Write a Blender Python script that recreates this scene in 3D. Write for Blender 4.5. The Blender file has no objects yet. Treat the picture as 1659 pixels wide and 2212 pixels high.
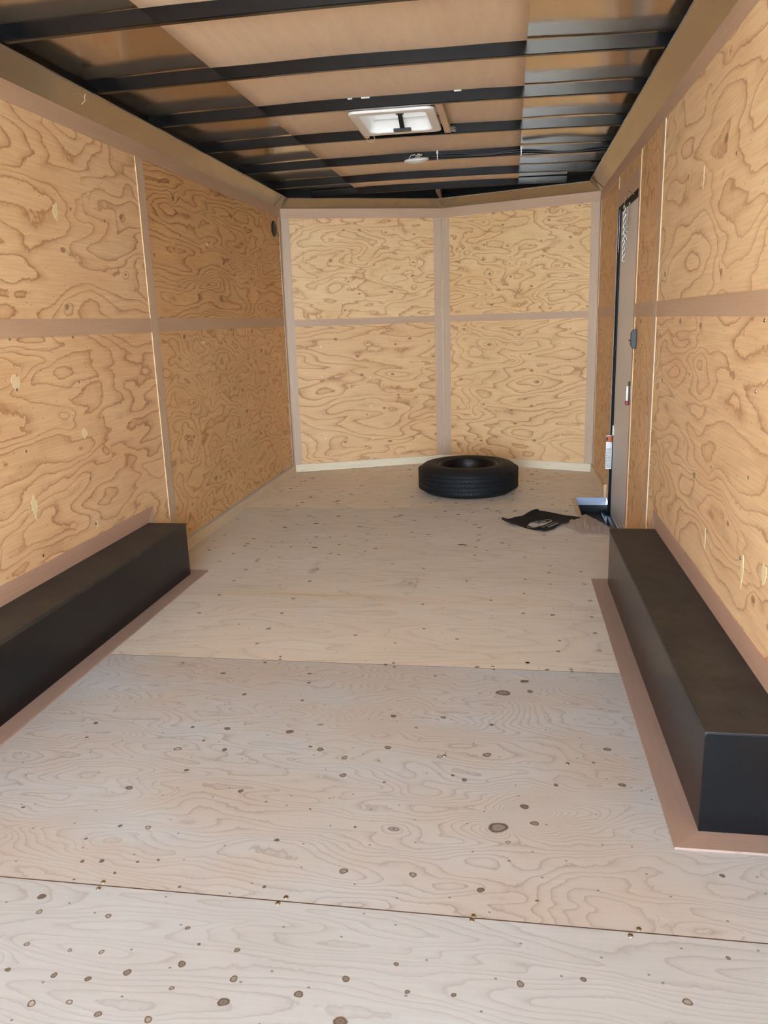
import bpy, bmesh, math, random
from mathutils import Vector, Matrix
from math import pi, sin, cos, radians
S = bpy.context.scene
C = S.collection
random.seed(7)

# ---------------------------------------------------------------- camera
CAM = Vector((1.8071, 0.0, 1.2291))
AX_R = Vector((0.98757292, 0.15409852, -0.03087672))
AX_U = Vector((-0.00685211, 0.23849631, 0.97111923))
AX_F = Vector((-0.15701202, 0.95883948, -0.2365884))
FPX = 1693.77
cd = bpy.data.cameras.new('camera'); cam = bpy.data.objects.new('camera', cd); C.objects.link(cam)
m = Matrix((AX_R, AX_U, -AX_F)).transposed().to_4x4(); m.translation = CAM
cam.matrix_world = m
cd.sensor_fit = 'HORIZONTAL'; cd.sensor_width = 36.0; cd.lens = FPX * 36.0 / 1659.0
cd.clip_start = 0.02; cd.clip_end = 200
S.camera = cam

# ---------------------------------------------------------------- sky, sun, exposure
SKY_STRENGTH = 3.0
SUN_STRENGTH = 14.0
EXPOSURE = 3.3
w = bpy.data.worlds.new('sky'); S.world = w; w.use_nodes = True
wn = w.node_tree.nodes; wl = w.node_tree.links; wn.clear()
# bright hazy sky: brightest towards the horizon, dimmer and bluer overhead
tc = wn.new('ShaderNodeTexCoord'); sx_ = wn.new('ShaderNodeSeparateXYZ'); wl.new(tc.outputs['Generated'], sx_.inputs[0])
cr = wn.new('ShaderNodeValToRGB'); wl.new(sx_.outputs[2], cr.inputs[0]); e_ = cr.color_ramp.elements
e_[0].position = 0.0; e_[0].color = (.77, 1.0, 1.30, 1); e_[1].position = .9; e_[1].color = (.05, .07, .10, 1)
x_ = e_.new(.30); x_.color = (.32, .46, .66, 1)
bg = wn.new('ShaderNodeBackground'); bg.inputs[1].default_value = SKY_STRENGTH
wo = wn.new('ShaderNodeOutputWorld'); wl.new(cr.outputs[0], bg.inputs[0]); wl.new(bg.outputs[0], wo.inputs[0])
sd = bpy.data.lights.new('sun', 'SUN'); sun = bpy.data.objects.new('sun', sd); C.objects.link(sun)
sd.energy = SUN_STRENGTH; sd.angle = radians(0.6); sd.color = (1.0, 0.98, 0.94)
sun.rotation_euler = Vector((1.0, -0.08, -0.9)).to_track_quat('-Z', 'Y').to_euler()
S.view_settings.view_transform = 'Standard'; S.view_settings.look = 'None'
S.view_settings.gamma = 1.0; S.view_settings.use_curve_mapping = False
S.view_settings.exposure = EXPOSURE

# ---------------------------------------------------------------- helpers
W = 2.470; ZT = 2.1135; YC = 6.39; XN = 1.240; YN = 6.876; YR = -2.25  # YR: unseen rear opening, set far back to spread the daylight evenly
def lin(c):
    return tuple((x/255/12.92 if x/255 <= .04045 else ((x/255+.055)/1.055)**2.4) for x in c) + (1.0,)

class MB:
    """collects shapes into one mesh"""
    def __init__(s): s.v = []; s.f = []; s.m = []; s.uv = {}; s.smooth = set()
    def add(s, vs, fs, mi=0, smooth=False, uvs=None):
        b = len(s.v); s.v += [tuple(v) for v in vs]
        for i, f in enumerate(fs):
            if smooth: s.smooth.add(len(s.f))
            if uvs: s.uv[len(s.f)] = [uvs[j] for j in f]
            s.f.append(tuple(j+b for j in f)); s.m.append(mi)
        return s
    def box(s, a, b, mi=0):
        x0, y0, z0 = a; x1, y1, z1 = b
        vs = [(x0,y0,z0),(x1,y0,z0),(x1,y1,z0),(x0,y1,z0),(x0,y0,z1),(x1,y0,z1),(x1,y1,z1),(x0,y1,z1)]
        return s.add(vs, [(3,2,1,0),(4,5,6,7),(0,1,5,4),(1,2,6,5),(2,3,7,6),(3,0,4,7)], mi)
    def hexa(s, p, mi=0):   # 8 points, bottom 4 then top 4
        return s.add(p, [(3,2,1,0),(4,5,6,7),(0,1,5,4),(1,2,6,5),(2,3,7,6),(3,0,4,7)], mi)
    def prism(s, pts, off, mi=0):   # polygon (3D points) extruded by off
        n = len(pts); off = Vector(off)
        vs = [Vector(p) for p in pts] + [Vector(p)+off for p in pts]
        fs = [tuple(range(n-1, -1, -1)), tuple(range(n, 2*n))] + [(i, (i+1) % n, n+(i+1) % n, n+i) for i in range(n)]
        return s.add(vs, fs, mi)
    def tube(s, pts, r, seg=8, mi=0, closed=False, cap=True):
        pts = [Vector(p) for p in pts]; n = len(pts); vs = []; up = Vector((0.123, 0.2, 1)).normalized()
        prev = None
        for i in range(n):
            if closed: t = pts[(i+1) % n]-pts[i-1]
            else: t = pts[min(i+1, n-1)]-pts[max(i-1, 0)]
            t.normalize()
            if prev is None:
                a = t.cross(up)
                if a.length < .1: a = t.cross(Vector((1, 0, 0)))
            else: a = prev - t*prev.dot(t)
            a.normalize(); prev = a; b = t.cross(a)
            for k in range(seg):
                an = 2*pi*k/seg; vs.append(pts[i]+a*(r*cos(an))+b*(r*sin(an)))
        fs = []
        for i in range(n if closed else n-1):
            j = (i+1) % n
            for k in range(seg):
                fs.append((i*seg+k, i*seg+(k+1) % seg, j*seg+(k+1) % seg, j*seg+k))
        if cap and not closed: fs += [tuple(range(seg-1, -1, -1)), tuple((n-1)*seg+k for k in range(seg))]
        return s.add(vs, fs, mi, True)
    def lathe(s, prof, seg=64, mi=0, c=(0, 0, 0), closed=False, smooth=True):   # about z
        vs = []; n = len(prof)
        for r, z in prof:
            for k in range(seg):
                a = 2*pi*k/seg; vs.append((c[0]+r*cos(a), c[1]+r*sin(a), c[2]+z))
        fs = []
        for i in range(n if closed else n-1):
            j = (i+1) % n
            for k in range(seg): fs.append((i*seg+k, i*seg+(k+1) % seg, j*seg+(k+1) % seg, j*seg+k))
        return s.add(vs, fs, mi, smooth)
    def build(s, name, mats, parent=None, bevel=0, **tags):
        me = bpy.data.meshes.new(name); me.from_pydata(s.v, [], s.f)
        for mt in (mats if isinstance(mats, (list, tuple)) else [mats]): me.materials.append(mt)
        for i, p in enumerate(me.polygons):
            p.material_index = s.m[i]; p.use_smooth = i in s.smooth
        if s.uv:
            ul = me.uv_layers.new(name='UVMap')
            for i, p in enumerate(me.polygons):
                if i in s.uv:
                    for k, li in enumerate(p.loop_indices): ul.data[li].uv = s.uv[i][k]
        me.update()
        o = bpy.data.objects.new(name, me); C.objects.link(o)
        if parent: o.parent = parent
        if bevel:
            b = o.modifiers.new('bevel', 'BEVEL'); b.width = bevel; b.segments = 2; b.limit_method = 'ANGLE'; b.angle_limit = radians(50)
        for k, v in tags.items(): o[k] = v
        return o
def empty(name, loc=(0, 0, 0), **tags):
    o = bpy.data.objects.new(name, None); C.objects.link(o); o.location = loc; o.empty_display_size = .05
    for k, v in tags.items(): o[k] = v
    return o
def fix_normals(o):
    bm = bmesh.new(); bm.from_mesh(o.data); bmesh.ops.recalc_face_normals(bm, faces=bm.faces); bm.to_mesh(o.data); bm.free()
    return o

# ---------------------------------------------------------------- materials
class NT:
    def __init__(s, name):
        s.mat = bpy.data.materials.new(name); s.mat.use_nodes = True; s.t = s.mat.node_tree
        s.n = s.t.nodes; s.l = s.t.links; s.bsdf = s.n['Principled BSDF']
    def _in(s, sock, v):
        if isinstance(v, bpy.types.NodeSocket): s.l.new(v, sock)
        elif v is not None: sock.default_value = v
    def math(s, op, a, b=None, c=None, clamp=False):
        n = s.n.new('ShaderNodeMath'); n.operation = op; n.use_clamp = clamp
        s._in(n.inputs[0], a); s._in(n.inputs[1], b)
        if c is not None: s._in(n.inputs[2], c)
        return n.outputs[0]
    def dot(s, v, d):
        n = s.n.new('ShaderNodeVectorMath'); n.operation = 'DOT_PRODUCT'; s._in(n.inputs[0], v); n.inputs[1].default_value = d
        return n.outputs['Value']
    def comb(s, x, y, z):
        n = s.n.new('ShaderNodeCombineXYZ'); s._in(n.inputs[0], x); s._in(n.inputs[1], y); s._in(n.inputs[2], z); return n.outputs[0]
    def pos(s):
        return s.n.new('ShaderNodeNewGeometry').outputs['Position']
    def noise(s, vec, scale, detail=2, rough=.5, dist=0., w=None, color=False):
        n = s.n.new('ShaderNodeTexNoise'); n.noise_dimensions = '4D' if w is not None else '3D'
        s._in(n.inputs['Vector'], vec)
        if w is not None: s._in(n.inputs['W'], w)
        s._in(n.inputs['Scale'], scale); n.inputs['Detail'].default_value = detail
        n.inputs['Roughness'].default_value = rough; n.inputs['Distortion'].default_value = dist
        return n.outputs['Color' if color else 'Fac']
    def voro(s, vec, scale, rnd=1., feature='F1', dims='3D'):
        n = s.n.new('ShaderNodeTexVoronoi'); n.feature = feature; n.voronoi_dimensions = dims; s._in(n.inputs['Vector'], vec)
        n.inputs['Scale'].default_value = scale; n.inputs['Randomness'].default_value = rnd
        return n
    def ramp(s, f, stops, interp='LINEAR'):
        n = s.n.new('ShaderNodeValToRGB'); s._in(n.inputs[0], f); e = n.color_ramp.elements; n.color_ramp.interpolation = interp
        while len(e) < len(stops): e.new(.5)
        for i, (p, c) in enumerate(stops):
            e[i].position = p; e[i].color = c if isinstance(c, tuple) else (c, c, c, 1)
        return n.outputs[0]
    def mix(s, f, a, b, mode='MIX'):
        n = s.n.new('ShaderNodeMix'); n.data_type = 'RGBA'; n.blend_type = mode
        s._in(n.inputs[0], f); s._in(n.inputs[6], a); s._in(n.inputs[7], b); return n.outputs[2]
    def maprange(s, v, a, b, c, d):
        n = s.n.new('ShaderNodeMapRange'); s._in(n.inputs[0], v)
        for i, x in enumerate((a, b, c, d)): n.inputs[i+1].default_value = x
        return n.outputs[0]
    def bump(s, h, strength, dist=.001):
        n = s.n.new('ShaderNodeBump'); s._in(n.inputs['Height'], h); n.inputs['Strength'].default_value = strength
        n.inputs['Distance'].default_value = dist; s.l.new(n.outputs[0], s.bsdf.inputs['Normal'])
    def out(s, color=None, rough=None, metal=None, spec=None):
        b = s.bsdf.inputs
        s._in(b['Base Color'], color); s._in(b['Roughness'], rough); s._in(b['Metallic'], metal)
        if spec is not None: b['Specular IOR Level'].default_value = spec
        return s.mat

def plain(name, rgb, rough=.5, metal=0, spec=.5, noise=0.0, nscale=8, emis=None):
    t = NT(name)
    col = lin(rgb)
    if noise:
        n = t.noise(t.pos(), nscale, 3, .6)
        col = t.mix(n, tuple(x*(1-noise) for x in col[:3])+(1,), tuple(min(1, x*(1+noise)) for x in col[:3])+(1,))
    return t.out(col, rough, metal, spec)

def plywood(name, U, V, seed, light, dark, line, period=.58, su=.62, sv=1.45, rings=15, knots=1., knotscale=5.5,
            line_amt=.8, lobes=(), jag=.02, ripple=.25, marks=()):
    """rotary cut veneer: the contours of a field wrapped round a log, repeating once per turn"""
    t = NT(name); p = t.pos()
    u = t.dot(p, U); v = t.dot(p, V)
    # small warp
    wv = t.noise(t.comb(u, v, seed*3.1), 2.2, 2, .5, color=True)
    sx = t.n.new('ShaderNodeSeparateColor'); t.l.new(wv, sx.inputs[0])
    v2 = t.math('ADD', v, t.math('MULTIPLY', t.math('SUBTRACT', sx.outputs[0], .5), .12))
    th = t.math('MULTIPLY', v2, 2*pi/period)
    R = period/(2*pi)*1.55
    cx = t.math('MULTIPLY', t.math('COSINE', th), R*sv); cy = t.math('MULTIPLY', t.math('SINE', th), R*sv)
    us = t.math('ADD', t.math('MULTIPLY', u, su), seed*7.3)
    vec = t.comb(us, cx, cy); wdr = t.math('ADD', t.math('MULTIPLY', v, .55), seed*1.7)
    h = t.noise(vec, 1.9, 2.2, .42, .25, w=wdr)
    kd = t.voro(t.comb(t.math('ADD', t.math('MULTIPLY', u, .62), seed*5.5), v2, 0), knotscale, 1.0, dims='2D')
    rnd = t.n.new('ShaderNodeSeparateColor'); t.l.new(kd.outputs['Color'], rnd.inputs[0])
    col_on = t.noise(t.comb(u, t.math('MULTIPLY', v, .12), seed*9.), 3.4, 1, .5)     # knots gather in upright columns
    on = t.math('GREATER_THAN', t.math('ADD', rnd.outputs[0], t.math('MULTIPLY', t.math('SUBTRACT', col_on, .5), 2.2)), 1.0-.42*knots)
    size = t.maprange(rnd.outputs[1], 0, 1, .035, .11)
    dn = t.math('DIVIDE', kd.outputs['Distance'], size)       # 1 = knot rim
    g = t.math('POWER', 2.718, t.math('MULTIPLY', t.math('MULTIPLY', dn, dn), -.16))
    h = t.math('ADD', h, t.math('MULTIPLY', t.math('MULTIPLY', g, on), t.maprange(rnd.outputs[2], 0, 1, -.10, .10)))
    for (lu, lv, lr, la) in lobes:      # big whorls at their own places
        du = t.math('SUBTRACT', u, lu); dv = t.math('SUBTRACT', v, lv)
        d2 = t.math('ADD', t.math('MULTIPLY', du, du), t.math('MULTIPLY', t.math('MULTIPLY', dv, dv), 1.4))
        wob = t.math('MULTIPLY', d2, t.math('ADD', .6, t.noise(t.comb(u, v, seed), 9, 1, .5)))
        e = t.math('POWER', 2.718, t.math('MULTIPLY', t.math('SQRT', wob), -1.0/lr))
        h = t.math('ADD', h, t.math('MULTIPLY', e, la))
    jg = t.noise(t.comb(t.math('MULTIPLY', u, 1.6), t.math('MULTIPLY', v, 1.2), seed), 26, 2, .6)
    h = t.math('ADD', h, t.math('MULTIPLY', t.math('SUBTRACT', jg, .5), jag))
    f = t.math('FRACT', t.math('MULTIPLY', h, rings))
    ln = t.ramp(f, [(0, .55), (.035, .12), (.12, 0.), (.60, .05), (.86, .38), (.965, 1.), (1., .8)])
    amt = t.maprange(t.noise(t.comb(u, v, seed*2.), 2.6, 2, .5), .3, .7, line_amt*.55, line_amt)
    ln = t.math('MULTIPLY', ln, amt)
    big = t.noise(t.comb(t.math('MULTIPLY', u, .8), t.math('MULTIPLY', v, 1.6), seed*4.), 2.3, 3, .55)
    base = t.mix(t.maprange(big, .3, .7, 0, 1), dark, light)
    fib = t.noise(t.comb(t.math('MULTIPLY', u, 5.), t.math('MULTIPLY', v, 150.), seed), 1.0, 3, .6)
    base = t.mix(t.math('MULTIPLY', t.maprange(fib, .35, .75, 0, ripple), 1.), base, line)
    col = t.mix(ln, base, line)
    for (mu, mv, ru, rv, mc, ms) in marks:      # stains and scuffs at their own places
        du = t.math('DIVIDE', t.math('SUBTRACT', u, mu), ru); dv = t.math('DIVIDE', t.math('SUBTRACT', v, mv), rv)
        e = t.math('POWER', 2.718, t.math('MULTIPLY', t.math('ADD', t.math('MULTIPLY', du, du), t.math('MULTIPLY', dv, dv)), -1.))
        sn = t.maprange(t.noise(t.comb(t.math('MULTIPLY', u, 1.0/max(ru, .03)*.8), t.math('MULTIPLY', v, 1.0/max(rv, .01)*.8), mu*7), 1.6, 3, .6), .40, .62, 0, ms)
        col = t.mix(t.math('MULTIPLY', e, sn), col, mc)
    # knot hearts
    heart = t.math('MULTIPLY', on, t.ramp(dn, [(0, .85), (.12, .95), (.25, .55), (.55, .45), (.72, .8), (.9, .3), (1.0, 0.)]))
    kcol = tuple(c*.42 for c in line[:3])+(1,)
    col = t.mix(t.math('MULTIPLY', heart, t.math('LESS_THAN', size, .085)), col, kcol)
    # pin specks
    sp = t.voro(t.comb(t.math('MULTIPLY', u, .8), v, seed+11.), 9., 1., dims='2D')
    spk = t.math('LESS_THAN', sp.outputs['Distance'], .022)
    col = t.mix(t.math('MULTIPLY', spk, .65), col, kcol)
    t.bump(t.math('ADD', t.math('MULTIPLY', fib, .4), ln), .12, .0015)
    return t.out(col, t.maprange(big, 0, 1, .5, .62), 0, .35)

def luan(name, U, V, seed, a, b, pa=.35):
    t = NT(name); p = t.pos(); u = t.dot(p, U); v = t.dot(p, V)
    f = t.noise(t.comb(t.math('MULTIPLY', u, 3.), t.math('MULTIPLY', v, 170.), seed), 1., 3, .65)
    g = t.noise(t.comb(t.math('MULTIPLY', u, .9), t.math('MULTIPLY', v, 5.), seed+4), 1.4, 3, .55)
    pore = t.noise(t.comb(t.math('MULTIPLY', u, 22.), t.math('MULTIPLY', v, 420.), seed), 1., 1, .5)
    c = t.mix(t.maprange(g, .3, .7, 0, 1), a, b)
    c = t.mix(t.maprange(f, .3, .75, 0, .28), c, tuple(x*.6 for x in a[:3])+(1,))
    c = t.mix(t.maprange(pore, .66, .74, 0, pa), c, tuple(x*.35 for x in a[:3])+(1,))
    t.bump(f, .08, .001)
    return t.out(c, .5, 0, .35)

X_, Y_, Z_ = (1, 0, 0), (0, 1, 0), (0, 0, 1)
DL = Vector((XN, YN-YC, 0)).normalized(); DR = Vector((W-XN, YC-YN, 0)).normalized()
warmL, warmD, warmLn = lin((222, 184, 134)), lin((203, 158, 107)), lin((146, 94, 52))
M = {}
M['ply_lu1'] = plywood('plywood_left_rear_upper', Y_, Z_, 1.3, lin((244, 209, 160)), lin((235, 196, 146)), lin((162, 95, 48)), rings=15)
M['ply_ll1'] = plywood('plywood_left_rear_lower', Y_, Z_, 2.6, lin((245, 208, 158)), lin((233, 191, 141)), lin((155, 89, 46)), rings=17, period=.62)
M['ply_lu2'] = plywood('plywood_left_front_upper', Y_, Z_, 3.4, lin((235, 192, 133)), lin((221, 173, 116)), lin((136, 74, 36)), rings=26, period=.40, line_amt=.95, su=.42)
M['ply_ll2'] = plywood('plywood_left_front_lower', Y_, Z_, 4.7, lin((238, 197, 141)), lin((227, 184, 128)), lin((152, 89, 46)), rings=15, sv=1.7, su=1.35, period=.45)
M['ply_nu1'] = plywood('plywood_nose_left_upper', tuple(DL), Z_, 5.2, lin((247, 211, 155)), lin((239, 198, 141)), lin((167, 98, 49)), rings=15, sv=1.9, su=1.0, knots=1.9, knotscale=8.0, jag=.03)
M['ply_nl1'] = plywood('plywood_nose_left_lower', tuple(DL), Z_, 6.1, lin((241, 200, 144)), lin((232, 188, 132)), lin((158, 91, 47)), rings=14, knots=1.3, knotscale=7)
M['ply_nu2'] = plywood('plywood_nose_right_upper', tuple(DR), Z_, 7.9, lin((247, 210, 153)), lin((239, 198, 140)), lin((163, 95, 47)), rings=15, sv=1.9, su=1.0, knots=1.9, knotscale=8.0, jag=.03)
M['ply_nl2'] = plywood('plywood_nose_right_lower', tuple(DR), Z_, 8.8, lin((244, 204, 147)), lin((234, 193, 137)), lin((163, 96, 50)), rings=19, knots=1.0, knotscale=6.5)
M['ply_ru1'] = plywood('plywood_right_rear_upper', Y_, Z_, 9.4, lin((248, 217, 168)), lin((239, 203, 154)), lin((169, 106, 55)), rings=13, sv=1.3)
M['ply_rl1'] = plywood('plywood_right_rear_lower', Y_, Z_, 10.3, lin((246, 212, 163)), lin((236, 196, 147)), lin((158, 95, 49)), rings=17)
M['ply_r2'] = plywood('plywood_right_door_side', Y_, Z_, 11.7, lin((236, 195, 140)), lin((227, 183, 129)), lin((160, 93, 50)), rings=10, sv=1.5, su=2.4)
M['ply_rl2'] = plywood('plywood_right_door_lower', Y_, Z_, 12.9, lin((238, 198, 144)), lin((228, 185, 132)), lin((162, 98, 52)), rings=10, su=2.4)
fl = dict(jag=.012, ripple=.12, line_amt=.38)
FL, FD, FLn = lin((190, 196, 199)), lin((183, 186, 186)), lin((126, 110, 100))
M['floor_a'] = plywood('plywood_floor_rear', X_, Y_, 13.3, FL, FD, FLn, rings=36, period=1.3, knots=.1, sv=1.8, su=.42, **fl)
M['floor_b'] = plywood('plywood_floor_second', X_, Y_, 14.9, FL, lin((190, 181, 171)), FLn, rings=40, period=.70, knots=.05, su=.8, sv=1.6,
    lobes=[(1.87, 1.80, .10, .42), (1.785, 1.721, .05, -.25), (1.88, 1.745, .03, .12), (1.88, 2.50, .10, .42), (1.79, 2.448, .05, -.25), (.55, 1.56, .12, .25), (.35, 2.3, .16, .25)], jag=.016, ripple=.12, line_amt=.5)
YS, SC_ = lin((206, 178, 132)), lin((110, 104, 98))
M['floor_c'] = plywood('plywood_floor_third', X_, Y_, 15.5, lin((226, 219, 207)), lin((218, 209, 194)), lin((150, 128, 104)), rings=16, period=.9, knots=.1, su=.45, jag=.012, ripple=.14, line_amt=.3, marks=[(.9, 3.36, .8, .035, YS, .7), (1.9, 3.32, .7, .04, YS, .6), (.82, 3.75, .02, .10, SC_, .6), (1.33, 3.57, .03, .06, SC_, .6), (1.37, 3.56, .012, .07, SC_, .5)])
M['floor_d'] = plywood('plywood_floor_front', X_, Y_, 16.5, lin((242, 232, 213)), lin((236, 221, 197)), lin((150, 122, 94)), rings=16, period=.9, knots=.1, su=.45, jag=.012, ripple=.16, line_amt=.35)
LA, LB = lin((200, 164, 132)), lin((212, 178, 146))
M['luan_y'] = luan('luan_strip_lengthwise', Y_, Z_, 1, LA, LB)
M['luan_z'] = luan('luan_strip_upright', Z_, tuple((Vector(X_)+Vector(Y_))*.7), 2, lin((202, 172, 142)), lin((214, 186, 156)))
M['luan_n'] = luan('luan_strip_crosswise', X_, Z_, 3, LA, LB)
M['luan_box'] = luan('luan_strip_wheel_box', Y_, X_, 4, lin((164, 137, 121)), lin((178, 150, 133)))
M['luan_boxx'] = luan('luan_strip_wheel_box_end', X_, Y_, 4.5, lin((166, 141, 126)), lin((180, 154, 138)))
M['luan_ceil'] = luan('luan_ceiling_sheet', Y_, tuple(Vector(X_)*.12), 5, lin((234, 204, 172)), lin((244, 217, 186)), pa=.1)
M['pine'] = luan('pine_board_lengthwise', Y_, tuple(Vector(Z_)*.4), 6, lin((225, 203, 170)), lin((234, 215, 183)))
M['pine_n'] = luan('pine_board_crosswise', X_, tuple(Vector(Z_)*.4), 7, lin((234, 215, 180)), lin((241, 225, 193)))
M['wood_edge'] = plain('raw_wood_edge', (216, 182, 138), .6, noise=.1, nscale=60)
M['patch'] = plain('torn_pale_veneer', (240, 218, 170), .6, noise=.12, nscale=40)
M['block'] = luan('framing_block_wood', Y_, tuple(Vector(X_)*.4), 8, lin((218, 186, 154)), lin((228, 199, 167)))

t = NT('bronze_coil_aluminium'); t.bump(t.noise(t.pos(), 5, 2, .5), .05, .01)
M['cove'] = t.out(lin((160, 144, 120)), .13, .75)
t = NT('glossy_roof_skin'); t.bump(t.noise(t.pos(), 3.5, 1, .5), .10, .02)
M['skin'] = t.out(lin((200, 182, 158)), .14, .85)
t = NT('black_bow_enamel'); n = t.noise(t.comb(t.math('MULTIPLY', t.dot(t.pos(), X_), 2.), t.dot(t.pos(), Y_), t.math('MULTIPLY', t.dot(t.pos(), Z_), 90.)), 3., 3, .6)
t.bump(n, .05, .001); M['bow'] = t.out(lin((14, 14, 15)), .17, 0, .42)
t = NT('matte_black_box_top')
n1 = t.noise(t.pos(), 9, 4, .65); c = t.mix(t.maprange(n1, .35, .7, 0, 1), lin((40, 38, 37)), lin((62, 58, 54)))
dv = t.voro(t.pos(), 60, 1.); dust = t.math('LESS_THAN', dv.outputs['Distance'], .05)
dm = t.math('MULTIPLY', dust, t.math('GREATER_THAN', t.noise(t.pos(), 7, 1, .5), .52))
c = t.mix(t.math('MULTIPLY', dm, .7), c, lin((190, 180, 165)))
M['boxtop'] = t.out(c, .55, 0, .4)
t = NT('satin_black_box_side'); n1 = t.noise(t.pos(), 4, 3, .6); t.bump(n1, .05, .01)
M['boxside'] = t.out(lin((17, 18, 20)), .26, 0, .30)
M['black_frame'] = plain('black_door_frame', (14, 14, 14), .5, 0, .15)
M['black_deep'] = plain('black_undercoat', (14, 15, 16), .6, noise=.2)
M['door'] = plain('greige_door_skin', (226, 220, 212), .38, 0, .5, noise=.03, nscale=3)
M['alu'] = plain('bare_aluminium', (186, 196, 210), .35, .35)  # pale blue of the reflected sky is put into this colour
M['zinc'] = plain('zinc_plated_steel', (206, 204, 196), .25, 1.0)
M['bright'] = plain('bright_screw_head', (250, 246, 232), .3, .2)  # shine of the zinc heads is put into this near-white colour
M['white'] = plain('white_abs_plastic', (232, 228, 220), .4)
M['strut'] = plain('dull_bronze_strut', (104, 86, 66), .6)
M['seam'] = plain('dark_seam', (88, 70, 56), .9)
M['shell'] = plain('white_exterior_skin', (222, 222, 220), .4)
M['dark_plastic'] = plain('black_plastic', (30, 30, 31), .35)
M['red'] = plain('red_plastic', (150, 34, 26), .4)
M['orange'] = plain('orange_label_ink', (186, 92, 44), .5)
M['ink'] = plain('black_label_ink', (28, 28, 28), .6)
M['logo'] = plain('pale_grey_print', (196, 192, 188), .7)
M['twine'] = plain('pale_twine', (226, 214, 184), .8)
M['caulk'] = plain('pale_corner_caulk', (214, 196, 170), .5)
M['scuff'] = plain('grey_scuff', (150, 140, 130), .8)

t = NT('translucent_white_lid'); n = t.n.new('ShaderNodeBsdfTranslucent'); n.inputs[0].default_value = (.085, .09, .095, 1)
mx = t.n.new('ShaderNodeMixShader'); mx.inputs[0].default_value = .45; t.bsdf.inputs['Base Color'].default_value = (.8, .82, .85, 1)
t.l.new(t.bsdf.outputs[0], mx.inputs[1]); t.l.new(n.outputs[0], mx.inputs[2]); t.l.new(mx.outputs[0], t.n['Material Output'].inputs[0]); M['lid'] = t.mat
t = NT('tyre_rubber'); t.bump(t.noise(t.pos(), 60, 2, .5), .15, .002); M['rubber'] = t.out(lin((24, 24, 25)), .6, 0, .3)
M['rim'] = plain('black_painted_wheel', (11, 11, 12), .38, 0, .35)
t = NT('black_bag_fabric'); t.bump(t.noise(t.pos(), 380, 1, .5), .3, .001); M['bag'] = t.out(lin((38, 36, 35)), .85, 0, .2)
t = NT('greige_crumpled_film'); n = t.noise(t.pos(), 18, 3, .6); t.bump(n, .5, .01); M['film'] = t.out(lin((160, 146, 136)), .4, 0, .5)
t = NT('gravel_yard'); n = t.noise(t.pos(), 14, 5, .7); M['yard'] = t.out(t.mix(n, lin((156, 164, 170)), lin((194, 202, 208))), .9, 0, .2)
t = NT('floor_knot')     # u = radius, v = how dark
uvn = t.n.new('ShaderNodeUVMap'); sp = t.n.new('ShaderNodeSeparateXYZ'); t.l.new(uvn.outputs[0], sp.inputs[0])
rr = t.math('ADD', sp.outputs[0], t.math('MULTIPLY', t.math('SUBTRACT', t.noise(t.pos(), 120, 2, .6), .5), .35))
solid = t.ramp(rr, [(0, lin((84, 74, 68))), (.3, lin((122, 110, 102))), (.6, lin((108, 98, 90))), (.78, lin((82, 74, 70))), (.92, lin((156, 146, 136))), (1., lin((190, 182, 170)))])
ring = t.ramp(rr, [(0, lin((176, 170, 162))), (.55, lin((166, 158, 150))), (.7, lin((88, 80, 76))), (.82, lin((84, 78, 74))), (.92, lin((170, 162, 150))), (1., lin((190, 182, 170)))])
M['knot'] = t.out(t.mix(sp.outputs[1], ring, solid), .6, 0, .3)

# ---------------------------------------------------------------- ground outside
MB().box((-30, -40, -.75), (32, 40, -.70)).build('ground', M['yard'], kind='structure')

# ---------------------------------------------------------------- floor
WX0, WX1, WY0, WY1 = 2.262, W, 4.50, 5.435      # step well cut-out beside the side door
def nose_y(x): return YC+(YN-YC)*x/XN if x <= XN else YN+(YC-YN)*(x-XN)/(W-XN)
b = MB(); g = .0006; T = .018
def sheet(y0, y1, mi):
    if y1 <= WY0+.001 or y0 >= WY1: b.box((0, y0+g, -T), (W, y1-g, 0), mi)
b.box((0, YR, -T), (W, .19-g, 0), 0)
sheet(.19, 1.411, 0); sheet(1.411, 2.635, 1); sheet(2.635, 3.865, 2)
b.box((0, 3.865+g, -T), (W, WY0, 0), 2)
b.box((0, WY0, -T), (WX0, 5.085-g, 0), 2); b.box((0, 5.085+g, -T), (WX0, WY1, 0), 3)
b.prism([(0, WY1, -T), (W, WY1, -T), (W, YC, -T), (XN, YN, -T), (0, YC, -T)], (0, 0, T), 3)
b.box((0, YR, -.03), (WX0, 6.2, -T-.0005), 4)
for y, hw in ((1.411, .0016), (2.635, .0010)): b.box((0, y-hw, -.004), (W, y+hw, .0002), 4)
b.box((0, WY1, -.03), (W, YC, -T-.0005), 4); b.box((WX0, YR, -.03), (W, WY0, -T-.0005), 4)
def floor_pt(u, v, z=0.0):
    r = AX_F + AX_R*((u-829.5)/FPX) - AX_U*((v-1106)/FPX)
    t_ = (z-CAM.z)/r.z
    p = CAM + r*t_
    return p, r.length*t_
def add_knot(x, y, rx, ry, kind, z=.0005):
    n = 14; ph = random.random()*6; vs = [(x, y, z)]; uv = [(0, kind)]
    for k in range(n):
        a = 2*pi*k/n; q = 1+.10*sin(2*a+ph)+.06*sin(3*a+ph*2)
        vs.append((x+rx*q*cos(a), y+ry*q*sin(a), z)); uv.append((1, kind))
    b.add(vs, [(0, 1+k, 1+(k+1) % n) for k in range(n)], 5, False, uv)
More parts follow.
